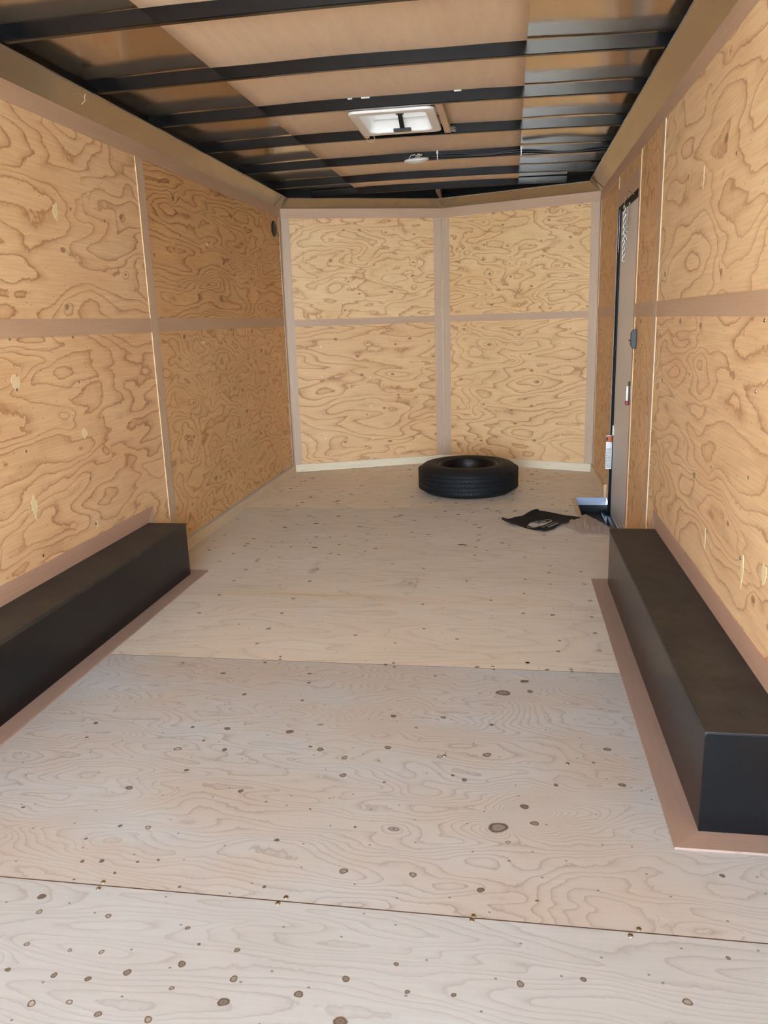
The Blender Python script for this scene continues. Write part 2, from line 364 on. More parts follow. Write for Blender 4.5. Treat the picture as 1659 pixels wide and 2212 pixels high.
KN = [(1087,1497,17,.7),(1133,1472,10,1),(1145,1494,8,.8),(1076,1788,23,.65),(1133,1743,11,1),(1155,1779,10,.7),(742,1882,10,.6),(892,1890,9,.5),
(1038,1923,9,1),(856,2083,6,.9),(512,2053,7,.8),(405,2005,6,.7),(234,1979,7,.4),(85,1970,7,.2),(90,1937,9,1),(58,2040,6,.2),(151,2053,5,.2),
(219,2057,6,.2),(393,2083,9,.9),(430,2040,4,1),(275,2101,9,.8),(190,2115,7,.9),(117,2107,7,.8),(17,2095,6,.8),(371,2135,6,.5),(483,2165,13,.9),
(645,2148,10,.8),(505,2115,9,.6),(212,2191,8,.7),(320,2203,9,.4),(68,2168,9,0),(150,2165,7,0),(747,2115,9,.8),(880,2143,6,.8),(980,2150,6,.9),
(735,2207,15,1),(1124,2126,9,.7),(1260,2116,7,.9),(1485,2165,10,.4),(1573,2070,5,.9),(1560,1892,6,.9),(1160,1946,4,1),(178,1861,5,1),
(220,1860,6,1),(297,1862,4,1),(342,1858,4,1),(248,1886,4,1),(388,1916,4,1),(571,1916,5,1),(598,1815,6,1),(520,1709,7,1),(403,1664,6,1),
(279,1702,9,.9),(485,1620,7,1),(384,1618,9,0),(491,1574,8,1),(626,1581,10,1),(440,1600,4,1),(416,1571,5,1),(207,1562,6,1),(528,1500,6,1),
(667,1475,5,1),(692,1619,9,.7),(838,1615,9,.8),(850,1547,8,1),(958,1550,7,.7),(744,1637,8,.3),(741,1675,9,.6),(670,1748,3,1),(575,1732,3,1),
(830,1690,4,1),(1003,1685,7,1),(978,1675,5,1),(1052,1631,11,.6),(1062,1566,6,1),(1312,1619,9,.7),(1344,1696,9,.9),(1201,1696,6,1),
(260,1784,5,1),(320,1788,7,0),(50,1744,4,1),(186,1812,4,1),(1097,1820,6,0),(653,1513,4,1),(950,1635,7,0),(1140,1432,5,1),(1282,1648,4,.9),
(767,1787,4,1),(160,1900,3,1),(1100,1860,3,1),(940,1460,4,1)]
for (cx_, cy_, r_, k_) in [(325,375,12,0.1),(281,433,9,.1),(376,315,9,.2),(421,258,9,.3),(133,244,9,.1),(190,188,8,.2),(485,190,9,.5),(516,144,8,.1),
(237,145,9,.1),(54,314,9,.3),(663,401,9,.1),(818,431,7,.4),(930,376,7,.5),(925,280,7,.8),(1059,416,8,.6),(1096,190,7,.8),(929,140,6,.9),
(808,123,6,.4),(1417,157,8,.2),(1541,153,8,.2),(1422,202,7,.2),(1555,202,8,.1),(1325,183,6,.8),(1320,238,7,.8),(1578,267,9,.1),(1317,316,8,.4),
(1583,330,9,.2),(1597,393,10,.1),(1458,422,8,.2),(1453,464,9,.3),(1614,461,9,.1),(1332,507,7,.9),(1422,131,6,.5),(1128,89,7,.2),(1132,58,8,.2),
(1398,60,6,.3),(1142,31,8,.2),(1146,10,7,.6),(1398,10,7,.6),(188,83,8,.2),(280,112,8,.2),(368,98,6,.4),(565,83,6,.3),(412,57,7,.2),(336,54,6,.5),
(233,52,8,.6),(267,25,8,.5),(600,48,7,.7),(700,74,6,.6),(706,31,6,.3),(782,10,5,.6),(890,20,5,.6),(153,11,6,.7),(625,15,6,.6),(781,516,10,.9),
(1137,525,10,.9),(1410,535,9,.9),(484,551,9,.9),(148,549,12,.9),(311,507,9,.9),(1431,322,10,1),(210,358,5,1),(393,178,4,1),(369,206,4,1)]:
    KN.append((400+cx_*.5546, 1150+cy_*.5546, r_*.5546, k_))
for u_, v_, r_, k_ in KN:
    p, dist = floor_pt(u_, v_)
    r0 = r_*dist/FPX*.84; add_knot(p.x, p.y, r0*1.08, r0*(.95 if r0 > .01 else 1.05), k_)
for i in range(150):        # the many small knots of the front sheets
    x = random.uniform(.05, 2.42); y = random.uniform(4.0, 6.7)
    if y > nose_y(x)-.04 or (x > WX0-.04 and WY0-.05 < y < WY1+.05): continue
    r0 = random.uniform(.005, .012); add_knot(x, y, r0*1.5, r0, random.choice((.5, .9, 1, 1)))
floor = b.build('floor', [M['floor_a'], M['floor_b'], M['floor_c'], M['floor_d'], M['seam'], M['knot']], kind='structure')

def screw_mesh(name, r, mat):
    q = MB(); q.lathe([(0, .0012), (r*.35, .0012), (r*.4, .0006), (r*.85, .0016), (r, .0006), (r, 0)], 12)
    o = q.build(name, mat); me = o.data; bpy.data.objects.remove(o); return me
SC = screw_mesh('screw', .0065, M['zinc']); SCB = screw_mesh('bright_screw', .0052, M['bright'])
def screw(loc, nrm, parent, me=SC, s=1.0):
    o = bpy.data.objects.new('screw', me); C.objects.link(o); o.parent = parent
    o.location = loc; o.rotation_euler = Vector(nrm).to_track_quat('Z', 'Y').to_euler(); o.scale = (s, s, s); return o
for u_, v_ in [(223,1906),(213,1920),(600,1952),(618,1939),(1023,1980),(1020,1988),(1362,2022),(1380,2008),(850,1433),(852,1442),(1064,1441),(1066,1447),(1233,1447),
               (1236,1452),(605,1425),(606,1419),(560,1208),(555,1213),(555,1209),(395,1433),(1226,1650),(1060,1297),(188,1594),(670,1614),(960,1633)]:
    p, _ = floor_pt(u_, v_); screw((p.x, p.y, .0006), (0, 0, 1), floor, SC, .9)

# ---------------------------------------------------------------- walls
def wall_panel(name_parent, quads, mats_):
    pass
PT = .010
# left wall : backing and four sheets
wl_ = MB().box((-.05, YR, -.03), (-.012, YC+.02, 2.34)).build('wall_left', M['shell'], kind='structure')
SEAM = 3.915
def left_panel(y0, y1, z0, z1, mat):
    return MB().box((-PT, y0, z0), (0, y1, z1)).build('plywood_sheet', mat, wl_)
ZB0, ZB1 = 1.210, 1.279; ZM = 1.245
lu1 = left_panel(YR, SEAM, ZM, 2.16, M['ply_lu1']); ll1 = left_panel(YR, SEAM, 0, ZM, M['ply_ll1'])
lu2 = left_panel(SEAM, YC, ZM, 2.16, M['ply_lu2']); ll2 = left_panel(SEAM, YC, 0, ZM, M['ply_ll2'])
# right wall with the door opening
DY0, DY1, DZ1 = 4.535, 5.335, 1.862
b = MB(); b.box((W+.012, YR, -.03), (W+.05, DY0, 2.34)); b.box((W+.012, DY1, -.03), (W+.05, YC+.02, 2.34)); b.box((W+.012, DY0, DZ1), (W+.05, DY1, 2.34))
b.box((W+.012, WY0, -.2), (W+.05, WY1+.05, -.112))
wr_ = b.build('wall_right', M['shell'], kind='structure')
def right_panel(boxes, mat):
    q = MB()
    for y0, y1, z0, z1 in boxes: q.box((W, y0, z0), (W+PT, y1, z1))
    return q.build('plywood_sheet', mat, wr_)
RS = 3.875
ru1 = right_panel([(YR, RS, ZM, 2.16)], M['ply_ru1']); rl1 = right_panel([(YR, RS, 0, ZM)], M['ply_rl1'])
right_panel([(RS, DY0, ZM, 2.16), (DY0, DY1, DZ1, 2.16), (DY1, YC, ZM, 2.16)], M['ply_r2'])
right_panel([(RS, DY0, 0, ZM), (DY1, YC, 0, ZM)], M['ply_rl2'])
# nose walls
def nquad(A, D, L, z0, z1, s0=0., t=.010, s1=None):
    """slab along the nose wall from A in direction D, face towards the room"""
    N = Vector((-D.y, D.x, 0));  N = N if N.y < 0 else -N       # into the room
    a = A+D*s0; c = A+D*(L if s1 is None else s1); o = -N*t
    return [Vector((q.x, q.y, z)) for z in (z0, z1) for q in (a, c, c+o, a+o)], N
AL = Vector((0, YC, 0)); LL = math.hypot(XN, YN-YC); AR = Vector((XN, YN, 0)); LR = math.hypot(W-XN, YC-YN)
def nwall(nm, A, D, L, mu, ml):
    pts, N = nquad(A - Vector((0, -.012, 0)), D, L, -.03, 2.34, t=.04); par = MB().hexa(pts).build(nm, M['shell'], kind='structure'); fix_normals(par)
    p1, _ = nquad(A, D, L, ZM, 2.16); p2, _ = nquad(A, D, L, 0, ZM)
    u = fix_normals(MB().hexa(p1).build('plywood_sheet', mu, par)); l = fix_normals(MB().hexa(p2).build('plywood_sheet', ml, par))
    return par, N
nl_, NL = nwall('wall_front_left', AL, DL, LL, M['ply_nu1'], M['ply_nl1'])
nr_, NR = nwall('wall_front_right', AR, DR, LR, M['ply_nu2'], M['ply_nl2'])

# torn pale veneer spots, part of the sheets' own surface
def wall_pt(u, v, x):
    r = AX_F + AX_R*((u-829.5)/FPX) - AX_U*((v-1106)/FPX); t_ = (x-CAM.x)/r.x
    return CAM + r*t_
def torn(x, y, z, h, wd, parent, sgn):
    q = MB(); n = 16; ps = []
    for k in range(n):
        a = 2*pi*k/n; rr_ = 1+random.uniform(-.22, .22); taper = 1-.55*max(0, -sin(a))
        ps.append((x, y+wd*cos(a)*rr_*taper, z+h*sin(a)*rr_))
    q.prism(ps, (sgn*.0007, 0, 0)); return fix_normals(q.build('torn_veneer_spot', M['patch'], parent, label='pale torn veneer spot'))
for u_, v_, h_, w_, pr in [(120,458,.035,.022,lu1),(35,828,.03,.028,ll1),(75,1095,.045,.018,ll1),(183,937,.022,.022,ll1),(210,1133,.02,.012,ll1),(440,740,.01,.03,ll2),(447,528,.012,.02,lu2)]:
    p = wall_pt(u_, v_, 0); torn(0, p.y, p.z, h_, w_, pr, 1)
for u_, v_, h_, w_, pr in [(1603,1232,.05,.012,rl1),(1523,1163,.035,.01,rl1),(1650,1240,.03,.02,rl1),(1520,385,.035,.008,ru1)]:
    p = wall_pt(u_, v_, W); torn(W, p.y, p.z, h_, w_, pr, -1)
for u_, v_, pr in [(170,825,ll1),(56,975,ll1),(207,1131,ll1),(93,1200,ll1),(278,914,ll1),(36,842,ll1),(290,1008,ll1),(152,452,lu1),(225,478,lu1),(157,729,ll1),(20,733,ll1),(195,1034,ll1),
                   (388,510,lu2),(500,546,lu2),(545,550,lu2),(404,790,ll2),(418,870,ll2),(476,855,ll2),(430,1110,ll2),(505,1120,ll2),(490,1075,ll2)]:
    p = wall_pt(u_, v_, 0); screw((.0003, p.y, p.z), (1, 0, 0), pr, SC, .9)
for u_, v_, pr in [(1592,331,ru1),(1500,648,ru1),(1652,692,rl1),(1633,846,rl1),(1617,1032,rl1),(1537,1008,rl1),(1528,1148,rl1),(1600,1205,rl1),(1470,414,ru1),(1394,469,ru1),(1470,1095,rl1),(1490,808,rl1)]:
    p = wall_pt(u_, v_, W); screw((W-.0003, p.y, p.z), (-1, 0, 0), pr, SC, .9)
def plane_pt(u, v, P0, N):
    r = AX_F + AX_R*((u-829.5)/FPX) - AX_U*((v-1106)/FPX); t_ = (P0-CAM).dot(N)/r.dot(N); return CAM + r*t_
for u_, v_ in [(683,577),(893,570),(693,749),(797,755),(696,815),(799,815),(701,890),(801,877),(704,947),(904,942),(805,948),(896,697)]:
    p = plane_pt(u_, v_, AL, NL); screw(p+NL*.0005, NL, nl_, SCB)
for u_, v_ in [(1222,562),(1109,732),(1216,741),(1214,809),(1213,872),(1211,941),(1253,760),(1117,735)]:
    p = plane_pt(u_, v_, AR, NR); screw(p+NR*.0005, NR, nr_, SCB, .8)

# ---------------------------------------------------------------- luan strips, baseboards, corner beads
TN = [0]
def trim(q, mat, bevel=0):
    TN[0] += 1; o = q.build('trim_%d' % TN[0], mat, bevel=bevel, kind='structure'); fix_normals(o); return o
ST = .004; ZS = 2.043
trim(MB().box((0, YR, ZS), (ST, YC, ZT+.02)), M['luan_y']); trim(MB().box((W-ST, YR, ZS), (W, YC, ZT+.02)), M['luan_y'])
trim(MB().box((0, YR, ZB0), (ST, SEAM-.04, ZB1)), M['luan_y']); trim(MB().box((0, SEAM+.04, ZB0), (ST, YC-.06, ZB1)), M['luan_y'])
trim(MB().box((0, SEAM-.042, 0), (ST, SEAM+.036, ZS)).box((0, SEAM-.0430, .06), (ST+.0006, SEAM-.042, ZS), 1), [M['luan_z'], M['wood_edge']])
trim(MB().box((W-ST, YR, ZB0), (W, RS-.03, ZB1)), M['luan_y']); trim(MB().box((W-ST, RS+.045, ZB0), (W, DY0-.055, ZB1)), M['luan_y'])
trim(MB().box((W-ST, RS-.033, 0), (W, RS+.045, ZS)).box((W-ST-.0006, RS-.0340, .06), (W, RS-.033, ZS), 1), [M['luan_z'], M['wood_edge']])
trim(MB().box((W-ST, DY0-.055, 0), (W, DY0-.005, ZS)).box((W-ST-.0006, DY0-.0562, 0), (W, DY0-.055, ZS), 1), [M['luan_z'], M['wood_edge']])
trim(MB().box((W-ST, DY0, DZ1+.004), (W, DY1, DZ1+.11)), M['luan_y'])
trim(MB().box((W-ST, DY1+.003, 0), (W, DY1+.05, ZS)), M['luan_z'])
trim(MB().box((W-ST, DY1+.05, ZB0), (W, YC-.05, ZB1)), M['luan_y'])
trim(MB().box((0, YC-.055, .06), (ST, YC-.003, ZS)), M['luan_z']); trim(MB().box((W-ST, YC-.06, .06), (W, YC-.003, ZS)), M['luan_z'])
def ntrim(A, D, L, s0, s1, z0, z1, mat, t=.004):
    pts, N = nquad(A, D, L, z0, z1, s0, -t, s1); trim(MB().hexa(pts), mat)
for A, D, L in ((AL, DL, LL), (AR, DR, LR)):
    ntrim(A, D, L, .004, L-.004, ZS, ZT+.02, M['luan_n'])
    ntrim(A, D, L, .004, .070, .06, ZS, M['luan_z']); ntrim(A, D, L, L-.070, L-.004, .06, ZS, M['luan_z'])
    ntrim(A, D, L, .070, L-.070, ZB0-.005, ZB1-.02, M['luan_n'])
trim(MB().tube([(.003, YC-.004, .06), (.003, YC-.004, ZT)], .005), M['caulk']); trim(MB().tube([(W-.003, YC-.004, .06), (W-.003, YC-.004, ZT)], .005), M['caulk'])
trim(MB().tube([(XN, YN-.005, .06), (XN, YN-.005, ZT)], .005), M['caulk'])
HB = .063; BT = .016
def base(name, q, mat): return fix_normals(q.build(name, mat, kind='structure'))
base('baseboard_left', MB().box((.0002, 3.618, 0), (BT, YC-.008, HB)).box((.0002, 3.62, HB), (.012, YC-.008, HB+.004), 1), [M['pine'], M['alu']])
base('baseboard_right', MB().box((W-BT, WY1+.005, 0), (W-.0002, YC-.008, HB)).box((W-BT-.004, WY1+.004, 0), (W-.0002, WY1+.05, HB+.03), 1), [M['pine'], M['wood_edge']])
p, _ = nquad(AL, DL, LL, 0, HB, .004, -BT, LL-.002); base('baseboard_front_left', MB().hexa(p), M['pine_n'])
p, _ = nquad(AR, DR, LR, 0, HB, .002, -BT, LR-.004); base('baseboard_front_right', MB().hexa(p), M['pine_n'])
base('baseboard_door_side', MB().box((W-.014, 4.44, 0), (W-.0002, DY0-.002, .045)), M['pine'])

# ---------------------------------------------------------------- bronze cove between walls and roof
CX, CZ = .096, 2.180
ring_lo = [Vector((.0, YR, ZT)), Vector((.0, YC, ZT)), Vector((XN, YN, ZT)), Vector((W, YC, ZT)), Vector((W, YR, ZT))]
ring_hi = [Vector((CX, YR, CZ)), Vector((CX, YC-.06, CZ)), Vector((XN, YN-.115, CZ-.002)), Vector((W-CX, YC-.06, CZ)), Vector((W-CX, YR, CZ))]
for i in range(4):
    a0, a1, h0, h1 = ring_lo[i], ring_lo[i+1], ring_hi[i], ring_hi[i+1]
    q = MB(); up = Vector((0, 0, .004)); n_in = ((h0-a0)+(h1-a1)).normalized()
    q.hexa([a0, a1, a1+up, a0+up, h0, h1, h1+up, h0+up])
    lip = Vector((0, 0, .012)); q.hexa([h0-n_in*.001, h1-n_in*.001, h1-n_in*.004, h0-n_in*.004, h0+lip*.2, h1+lip*.2, h1+lip*.2-n_in*.004, h0+lip*.2-n_in*.004], 1)
    # lap joint plate near the corner
    o = trim(q, [M['cove'], M['alu']])
    if i == 0:
        for y in (3.96, 5.24, 2.05): screw((CX-.006, y, CZ-.005), (.6, 0, -.8), o, SC, .8)
        q = MB(); d = Vector((.0, 0, -.0015)); a = Vector((0.002, 6.22, ZT)); q.hexa([a+d, a+d+Vector((0, .17, 0)), a+Vector((0, .17, 0)), a, Vector((CX, 6.17, CZ))+d, Vector((CX, 6.32, CZ))+d, Vector((CX, 6.32, CZ)), Vector((CX, 6.17, CZ))])
        fix_normals(q.build('lap_plate', M['cove'], o))
        MB().tube([(CX-.01, 3.30, CZ-.004), (CX-.022, 3.305, CZ-.02), (CX-.018, 3.30, CZ-.035), (CX-.03, 3.29, CZ-.05)], .0012, 5).build('frayed_thread', M['twine'], o)
    if i == 3:
        for y in (3.975, 5.36, 2.7): screw((W-CX+.006, y, CZ-.005), (-.6, 0, -.8), o, SC, .8)
        q = MB(); d = Vector((0, 0, -.0015)); q.hexa([Vector((W-.002, 6.22, ZT))+d, Vector((W-.002, 6.39, ZT))+d, Vector((W-.002, 6.39, ZT)), Vector((W-.002, 6.22, ZT)), Vector((W-CX, 6.17, CZ))+d, Vector((W-CX, 6.32, CZ))+d, Vector((W-CX, 6.32, CZ)), Vector((W-CX, 6.17, CZ))])
        fix_normals(q.build('lap_plate', M['cove'], o))
# dark steel top rails behind the cove
trim(MB().box((.0, YR, ZT+.05), (.045, YC, 2.29)), M['black_frame']); trim(MB().box((W-.045, YR, ZT+.05), (W, YC, 2.29)), M['black_frame'])
for A, D, L in ((AL, DL, LL), (AR, DR, LR)):
    pts, N = nquad(A, D, L, ZT+.05, 2.29, 0, -.045, L); trim(MB().hexa(pts), M['black_frame'])

# ---------------------------------------------------------------- ceiling
def crown(x): return .018*(1-((x-W/2)/(W/2))**2)
ZBOW = 2.186          # underside of the bows at the sides
BH, BW = .050, .026
BOWS = [-.4, .23, .86, 1.485, 2.11, 2.735, 3.372, 3.978, 4.615, 5.300, 5.930, 6.440]
VX0, VX1, VY0, VY1 = 1.075, 1.425, 4.085, 4.435     # roof hole of the vent
def sag(x, y):
    # gentle oil-canning of the thin skin between the bows
    yy = 0
    for i in range(len(BOWS)-1):
        if BOWS[i] <= y <= BOWS[i+1]:
            yy = sin(pi*(y-BOWS[i])/(BOWS[i+1]-BOWS[i]))
    return -.003*yy + .0012*sin(x*9+y*3)
def surf(q, xs, ys, z0, flip=True, hole=None, clip=True, mi=0, thick=None):
    idx = {}
    def vid(i, j):
        if (i, j) not in idx:
            x = xs[i]; y = ys[j]
            if clip: y = min(y, nose_y(x)+.02)
            idx[(i, j)] = len(q.v); q.v.append((x, y, z0+crown(x)+sag(x, y)))
        return idx[(i, j)]
    for i in range(len(xs)-1):
        for j in range(len(ys)-1):
            xm, ym = (xs[i]+xs[i+1])/2, (ys[j]+ys[j+1])/2
            if hole and hole[0] < xm < hole[1] and hole[2] < ym < hole[3]: continue
            if clip and ys[j] > max(nose_y(xs[i]), nose_y(xs[i+1]))+.02: continue
            q.smooth.add(len(q.f)); q.f.append((vid(i, j), vid(i, j+1), vid(i+1, j+1), vid(i+1, j))); q.m.append(mi)
def frange(a, b_, n): return [a+(b_-a)*i/n for i in range(n+1)]
def merge(*ls):
    r = []
    for v in sorted(sum(ls, [])):
        if not r or v-r[-1] > 1e-4: r.append(v)
    return r
LX0, LX1 = .600, 1.864
q = MB(); surf(q, merge(frange(-.02, W+.02, 40), [VX0, VX1]), merge(frange(YR, 6.95, 110), [VY0, VY1]), ZBOW+BH+.006, hole=(VX0, VX1, VY0, VY1))
ceil = q.build('ceiling', M['skin'], kind='structure')
q = MB(); surf(q, merge(frange(-.05, W+.05, 12), [VX0, VX1]), merge(frange(YR, 6.95, 24), [VY0, VY1]), ZBOW+BH+.045, hole=(VX0, VX1, VY0, VY1)); q.build('roof_sheet', M['shell'], ceil)
q = MB(); surf(q, merge(frange(LX0, LX1, 16), [VX0-.01, VX1+.01]), merge(frange(YR, 6.60, 100), [VY0-.01, VY1+.01]), ZBOW+BH+.001, hole=(VX0-.01, VX1+.01, VY0-.01, VY1+.01), clip=False)
lu = q.build('luan_sheet', M['luan_ceil'], ceil, label='pale luan plywood strip down the middle of the ceiling')
sm = lu.modifiers.new('solid', 'SOLIDIFY'); sm.thickness = .0035; sm.offset = 0

bow_labels = {4: 'black steel roof bow just above and behind the picture top',
 5: 'nearest visible black roof bow, crossing the top left corner', 6: 'black roof bow crossing the luan between the picture top and the vent bow',
 7: 'black roof bow just before the white roof vent, with paper scraps on it', 8: 'black roof bow just behind the white roof vent', 9: 'black roof bow carrying the dome light and the tied black cable',
 10: 'black roof bow next behind the dome light', 11: 'farthest black roof bow, right above the pointed front wall'}
for i, y in enumerate(BOWS):
    if i < 5: continue
    x_in = .19 if y > 6.3 else .02
    q = MB(); n = 30; xs = frange(x_in, W-x_in, n); vs = []
    for x in xs:
        z = ZBOW+crown(x); y0 = y
        for (dy, dz) in ((0, 0.003), (.003, 0), (BW-.003, 0), (BW, .003), (BW, BH), (0, BH)): vs.append((x, y0+dy, z+dz))
    fs = []
    for k in range(n):
        for j in range(6): fs.append((k*6+j, k*6+(j+1) % 6, (k+1)*6+(j+1) % 6, (k+1)*6+j))
    fs += [tuple(range(6)), tuple(n*6+j for j in range(5, -1, -1))]
    q.add(vs, fs); o = fix_normals(q.build('roof_bow', M['bow'], label=bow_labels[i], category='roof beam', group='black steel bows under the roof'))
# roof strut above the point of the front wall
fix_normals(MB().hexa([Vector(p) for p in ((XN-.012, 6.53, 2.195), (XN+.022, 6.53, 2.195), (XN+.018, YN-.12, 2.18), (XN-.004, YN-.12, 2.18), (XN-.012, 6.53, 2.24), (XN+.022, 6.53, 2.24), (XN+.018, YN-.12, 2.24), (XN-.004, YN-.12, 2.24))]).build('nose_strut', M['strut'], label='short bronze strut joining the last roof bow to the point of the front wall', category='strut'))

# ---------------------------------------------------------------- roof vent
V = empty('roof_vent', (1.24, 4.26, 2.2), label='white square plastic roof vent with black crank, open lid letting daylight in', category='roof vent')
def vloc(o): o.location = -Vector(V.location); return o
def rrect(x0, x1, y0, y1, r, z, n=5):
    pts = []
    for cx_, cy_, a0 in ((x1-r, y1-r, 0), (x0+r, y1-r, pi/2), (x0+r, y0+r, pi), (x1-r, y0+r, 3*pi/2)):
        for k in range(n+1):
            a = a0+pi/2*k/n; pts.append((cx_+r*cos(a), cy_+r*sin(a), z))
    return pts
def loft(q, loops, mi=0, smooth=False):
    n = len(loops[0]); vs = sum(loops, []); fs = []
    for i in range(len(loops)-1):
        for k in range(n): fs.append((i*n+k, i*n+(k+1) % n, (i+1)*n+(k+1) % n, (i+1)*n+k))
    return q.add(vs, fs, mi, smooth)
gx0, gx1, gy0, gy1 = 1.030, 1.445, 4.02, 4.495; gz = 2.192
q = MB(); loft(q, [rrect(gx0, gx1, gy0, gy1, .035, gz+.012), rrect(gx0, gx1, gy0, gy1, .035, gz+.002), rrect(gx0+.003, gx1-.003, gy0+.003, gy1-.003, .034, gz),
                   rrect(gx0+.040, gx1-.040, gy0+.045, gy1-.045, .03, gz), rrect(gx0+.045, gx1-.045, gy0+.05, gy1-.05, .03, gz+.004),
                   rrect(gx0+.050, gx1-.050, gy0+.055, gy1-.055, .03, 2.352), rrect(gx0+.034, gx1-.034, gy0+.040, gy1-.040, .04, 2.352), rrect(gx0+.034, gx1-.034, gy0+.040, gy1-.040, .04, 2.29)])
vloc(fix_normals(q.build('garnish_frame', M['white'], V)))
# roof flange closing the hole round the well
q = MB(); loft(q, [rrect(gx0+.046, gx1-.046, gy0+.05, gy1-.05, .03, 2.296), rrect(gx0-.03, gx1+.03, gy0-.03, gy1+.03, .04, 2.296)]); vloc(fix_normals(q.build('roof_flange', M['white'], V)))
# lid
q = MB(); lo = []
for k, (ins, z) in enumerate([(-.01, 2.33), (-.012, 2.352), (.01, 2.366), (.06, 2.374), (.12, 2.377), (.165, 2.378)]):
    lo.append(rrect(gx0+.04+ins, gx1-.04-ins, gy0+.05+ins, gy1-.05-ins, max(.005, .04-ins*.2), z))
loft(q, lo, 0, True); q.f.append(tuple(len(q.v)-len(lo[0])+k for k in range(len(lo[0])))); q.m.append(0)
vloc(q.build('lid', M['lid'], V))
cxv = 1.245
q = MB(); q.tube([(cxv-.055, 4.43, 2.31), (cxv-.04, 4.43, 2.30), (cxv-.028, 4.30, 2.33), (cxv-.02, 4.18, 2.335), (cxv+.02, 4.18, 2.335), (cxv+.028, 4.30, 2.33), (cxv+.04, 4.43, 2.30), (cxv+.055, 4.43, 2.31)], .006, 8)
vloc(q.build('lid_bracket', M['white'], V))
q = MB(); q.hexa([Vector(p) for p in [(cxv-.011, 4.405, 2.200), (cxv+.013, 4.405, 2.200), (cxv+.013, 4.428, 2.206), (cxv-.011, 4.428, 2.206), (cxv-.012, 4.19, 2.325), (cxv+.012, 4.19, 2.325), (cxv+.012, 4.21, 2.335), (cxv-.012, 4.21, 2.335)]])
q.box((cxv-.02, 4.31, 2.248), (cxv+.02, 4.335, 2.262))
arm_ = vloc(fix_normals(q.build('crank_arm', M['dark_plastic'], V, bevel=.002)))
q = MB().box((cxv-.046, 4.405, 2.190), (cxv+.046, 4.44, 2.203))
q.build('crank_handle', M['dark_plastic'], arm_, bevel=.002)
q = MB()
loft(q, [rrect(gx0+.06, cxv-.02, gy0+.09, gy1-.08, .03, 2.312), rrect(gx0+.064, cxv-.024, gy0+.094, gy1-.084, .03, 2.318)])
q.tube(rrect(gx0+.07, cxv-.03, gy0+.10, gy1-.085, .06, 2.316), .004, 6, closed=True); q.tube(rrect(cxv+.03, gx1-.07, gy0+.10, gy1-.085, .06, 2.316), .004, 6, closed=True)
vloc(q.build('lid_ribs', M['white'], V))
for sx, sy in ((gx0+.02, gy0+.05), (gx1-.02, gy0+.05), (gx0+.02, gy1-.05), (gx1-.02, gy1-.05)):
    o = screw(Vector((sx, sy, gz-.0008))-Vector(V.location), (0, 0, -1), V, SCB)
for x0_, x1_ in ((1.014, 1.040), (1.452, 1.486)):
    far = 4.605
    MB().box((x0_, 4.008, 2.206), (x1_, far, 2.232)).build('framing_block', M['block'], bevel=.001,
        label='wooden framing strip along the %s edge of the white roof vent' % ('left' if x0_ < 1.2 else 'right'), category='wood strip', group='wooden strips framing the roof vent')
MB().box((1.042, 4.008, 2.206), (1.45, 4.018, 2.232)).build('framing_block', M['block'], label='thin wooden strip along the near edge of the white roof vent', category='wood strip', group='wooden strips framing the roof vent')
q = MB(); random.seed(3)
for k in range(9):
    x = 1.488; y = 4.60+random.uniform(-.03, .0); z = 2.206+random.uniform(0, .02); l = random.uniform(.012, .03)
    q.tube([(x-.01, y, z), (x+l*.5, y-.004, z+random.uniform(-.006, .008)), (x+l, y-.006, z+random.uniform(-.012, .012))], .0009, 4)
q.build('frayed_strings', M['twine'], label='frayed pale strings at the far end of the right vent strip', category='string')
q = MB(); q.tube([(1.05+.022*cos(a)*1.0, 4.595-.003*a, 2.203+.018*sin(a)-.006) for a in frange(2.6, 7.0, 16)] + [(1.052, 4.54, 2.205), (1.045, 4.50, 2.19)], .0014, 5)
q.build('loose_wire', M['twine'], label='loose pale wire curl hanging at the left strip of the vent', category='wire')

# paper scraps on the bow in front of the vent
for x, l in ((1.045, .018), (1.11, .034), (1.545, .028)):
    MB().box((x, 3.9755, 2.246), (x+l*1.2, 3.9775, 2.252)).build('paper_scrap', M['white'], label={1.045: 'leftmost white paper scrap on the bow in front of the vent', 1.11: 'longest white paper scrap on the bow in front of the vent', 1.545: 'white paper scrap on the bow near its right third'}[x], category='paper scrap', group='paper scraps on the roof bow')

# ---------------------------------------------------------------- dome light, cable
D = empty('dome_light', (1.222, 5.262, 2.206), label='small white oval dome light hanging loose from a roof bow', category='light'); D.rotation_euler = (radians(8), radians(-3), 0)
q = MB(); q.lathe([(0, .006), (.05, .006), (.072, .002), (.078, -.004), (.076, -.010), (.068, -.013)], 40)
q.build('housing', M['white'], D)
q = MB(); q.lathe([(.068, -.012), (.055, -.019), (.03, -.026), (0, -.028)], 40); q.build('lens', M['white'], D)
MB().box((.0, -.07, .004), (.03, -.05, .012)).build('switch', M['dark_plastic'], D)
q = MB(); q.tube([(-.045, -.03, .004), (-.03, -.03, .022), (-.01, -.03, .026), (.01, -.03, .016), (.02, -.03, .004)], .0018, 6); q.build('wire_loop', M['white'], D)
q = MB(); q.tube([(.01, -.04, .018), (.02, -.045, .024), (.03, -.04, .018), (.04, -.04, .02)], .005, 6); q.build('wire_nut', M['twine'], D)
pts = [(1.25, 5.275, 2.212)]
for k in range(41):
    x = 1.30+(2.44-1.30)*k/40; s_ = -.010*sin(pi*(x-1.35)/.51)**2 if x < 1.86 else -.014*sin(pi*(x-1.86)/.58)**2
    pts.append((x, 5.287, ZBOW+crown(x)+.016+s_))
q = MB(); q.tube(pts, .0035, 8); q.tube([(a, c_-.004, d_+.008+.004*sin(a*14)) for a, c_, d_ in pts[1:]], .003, 8)
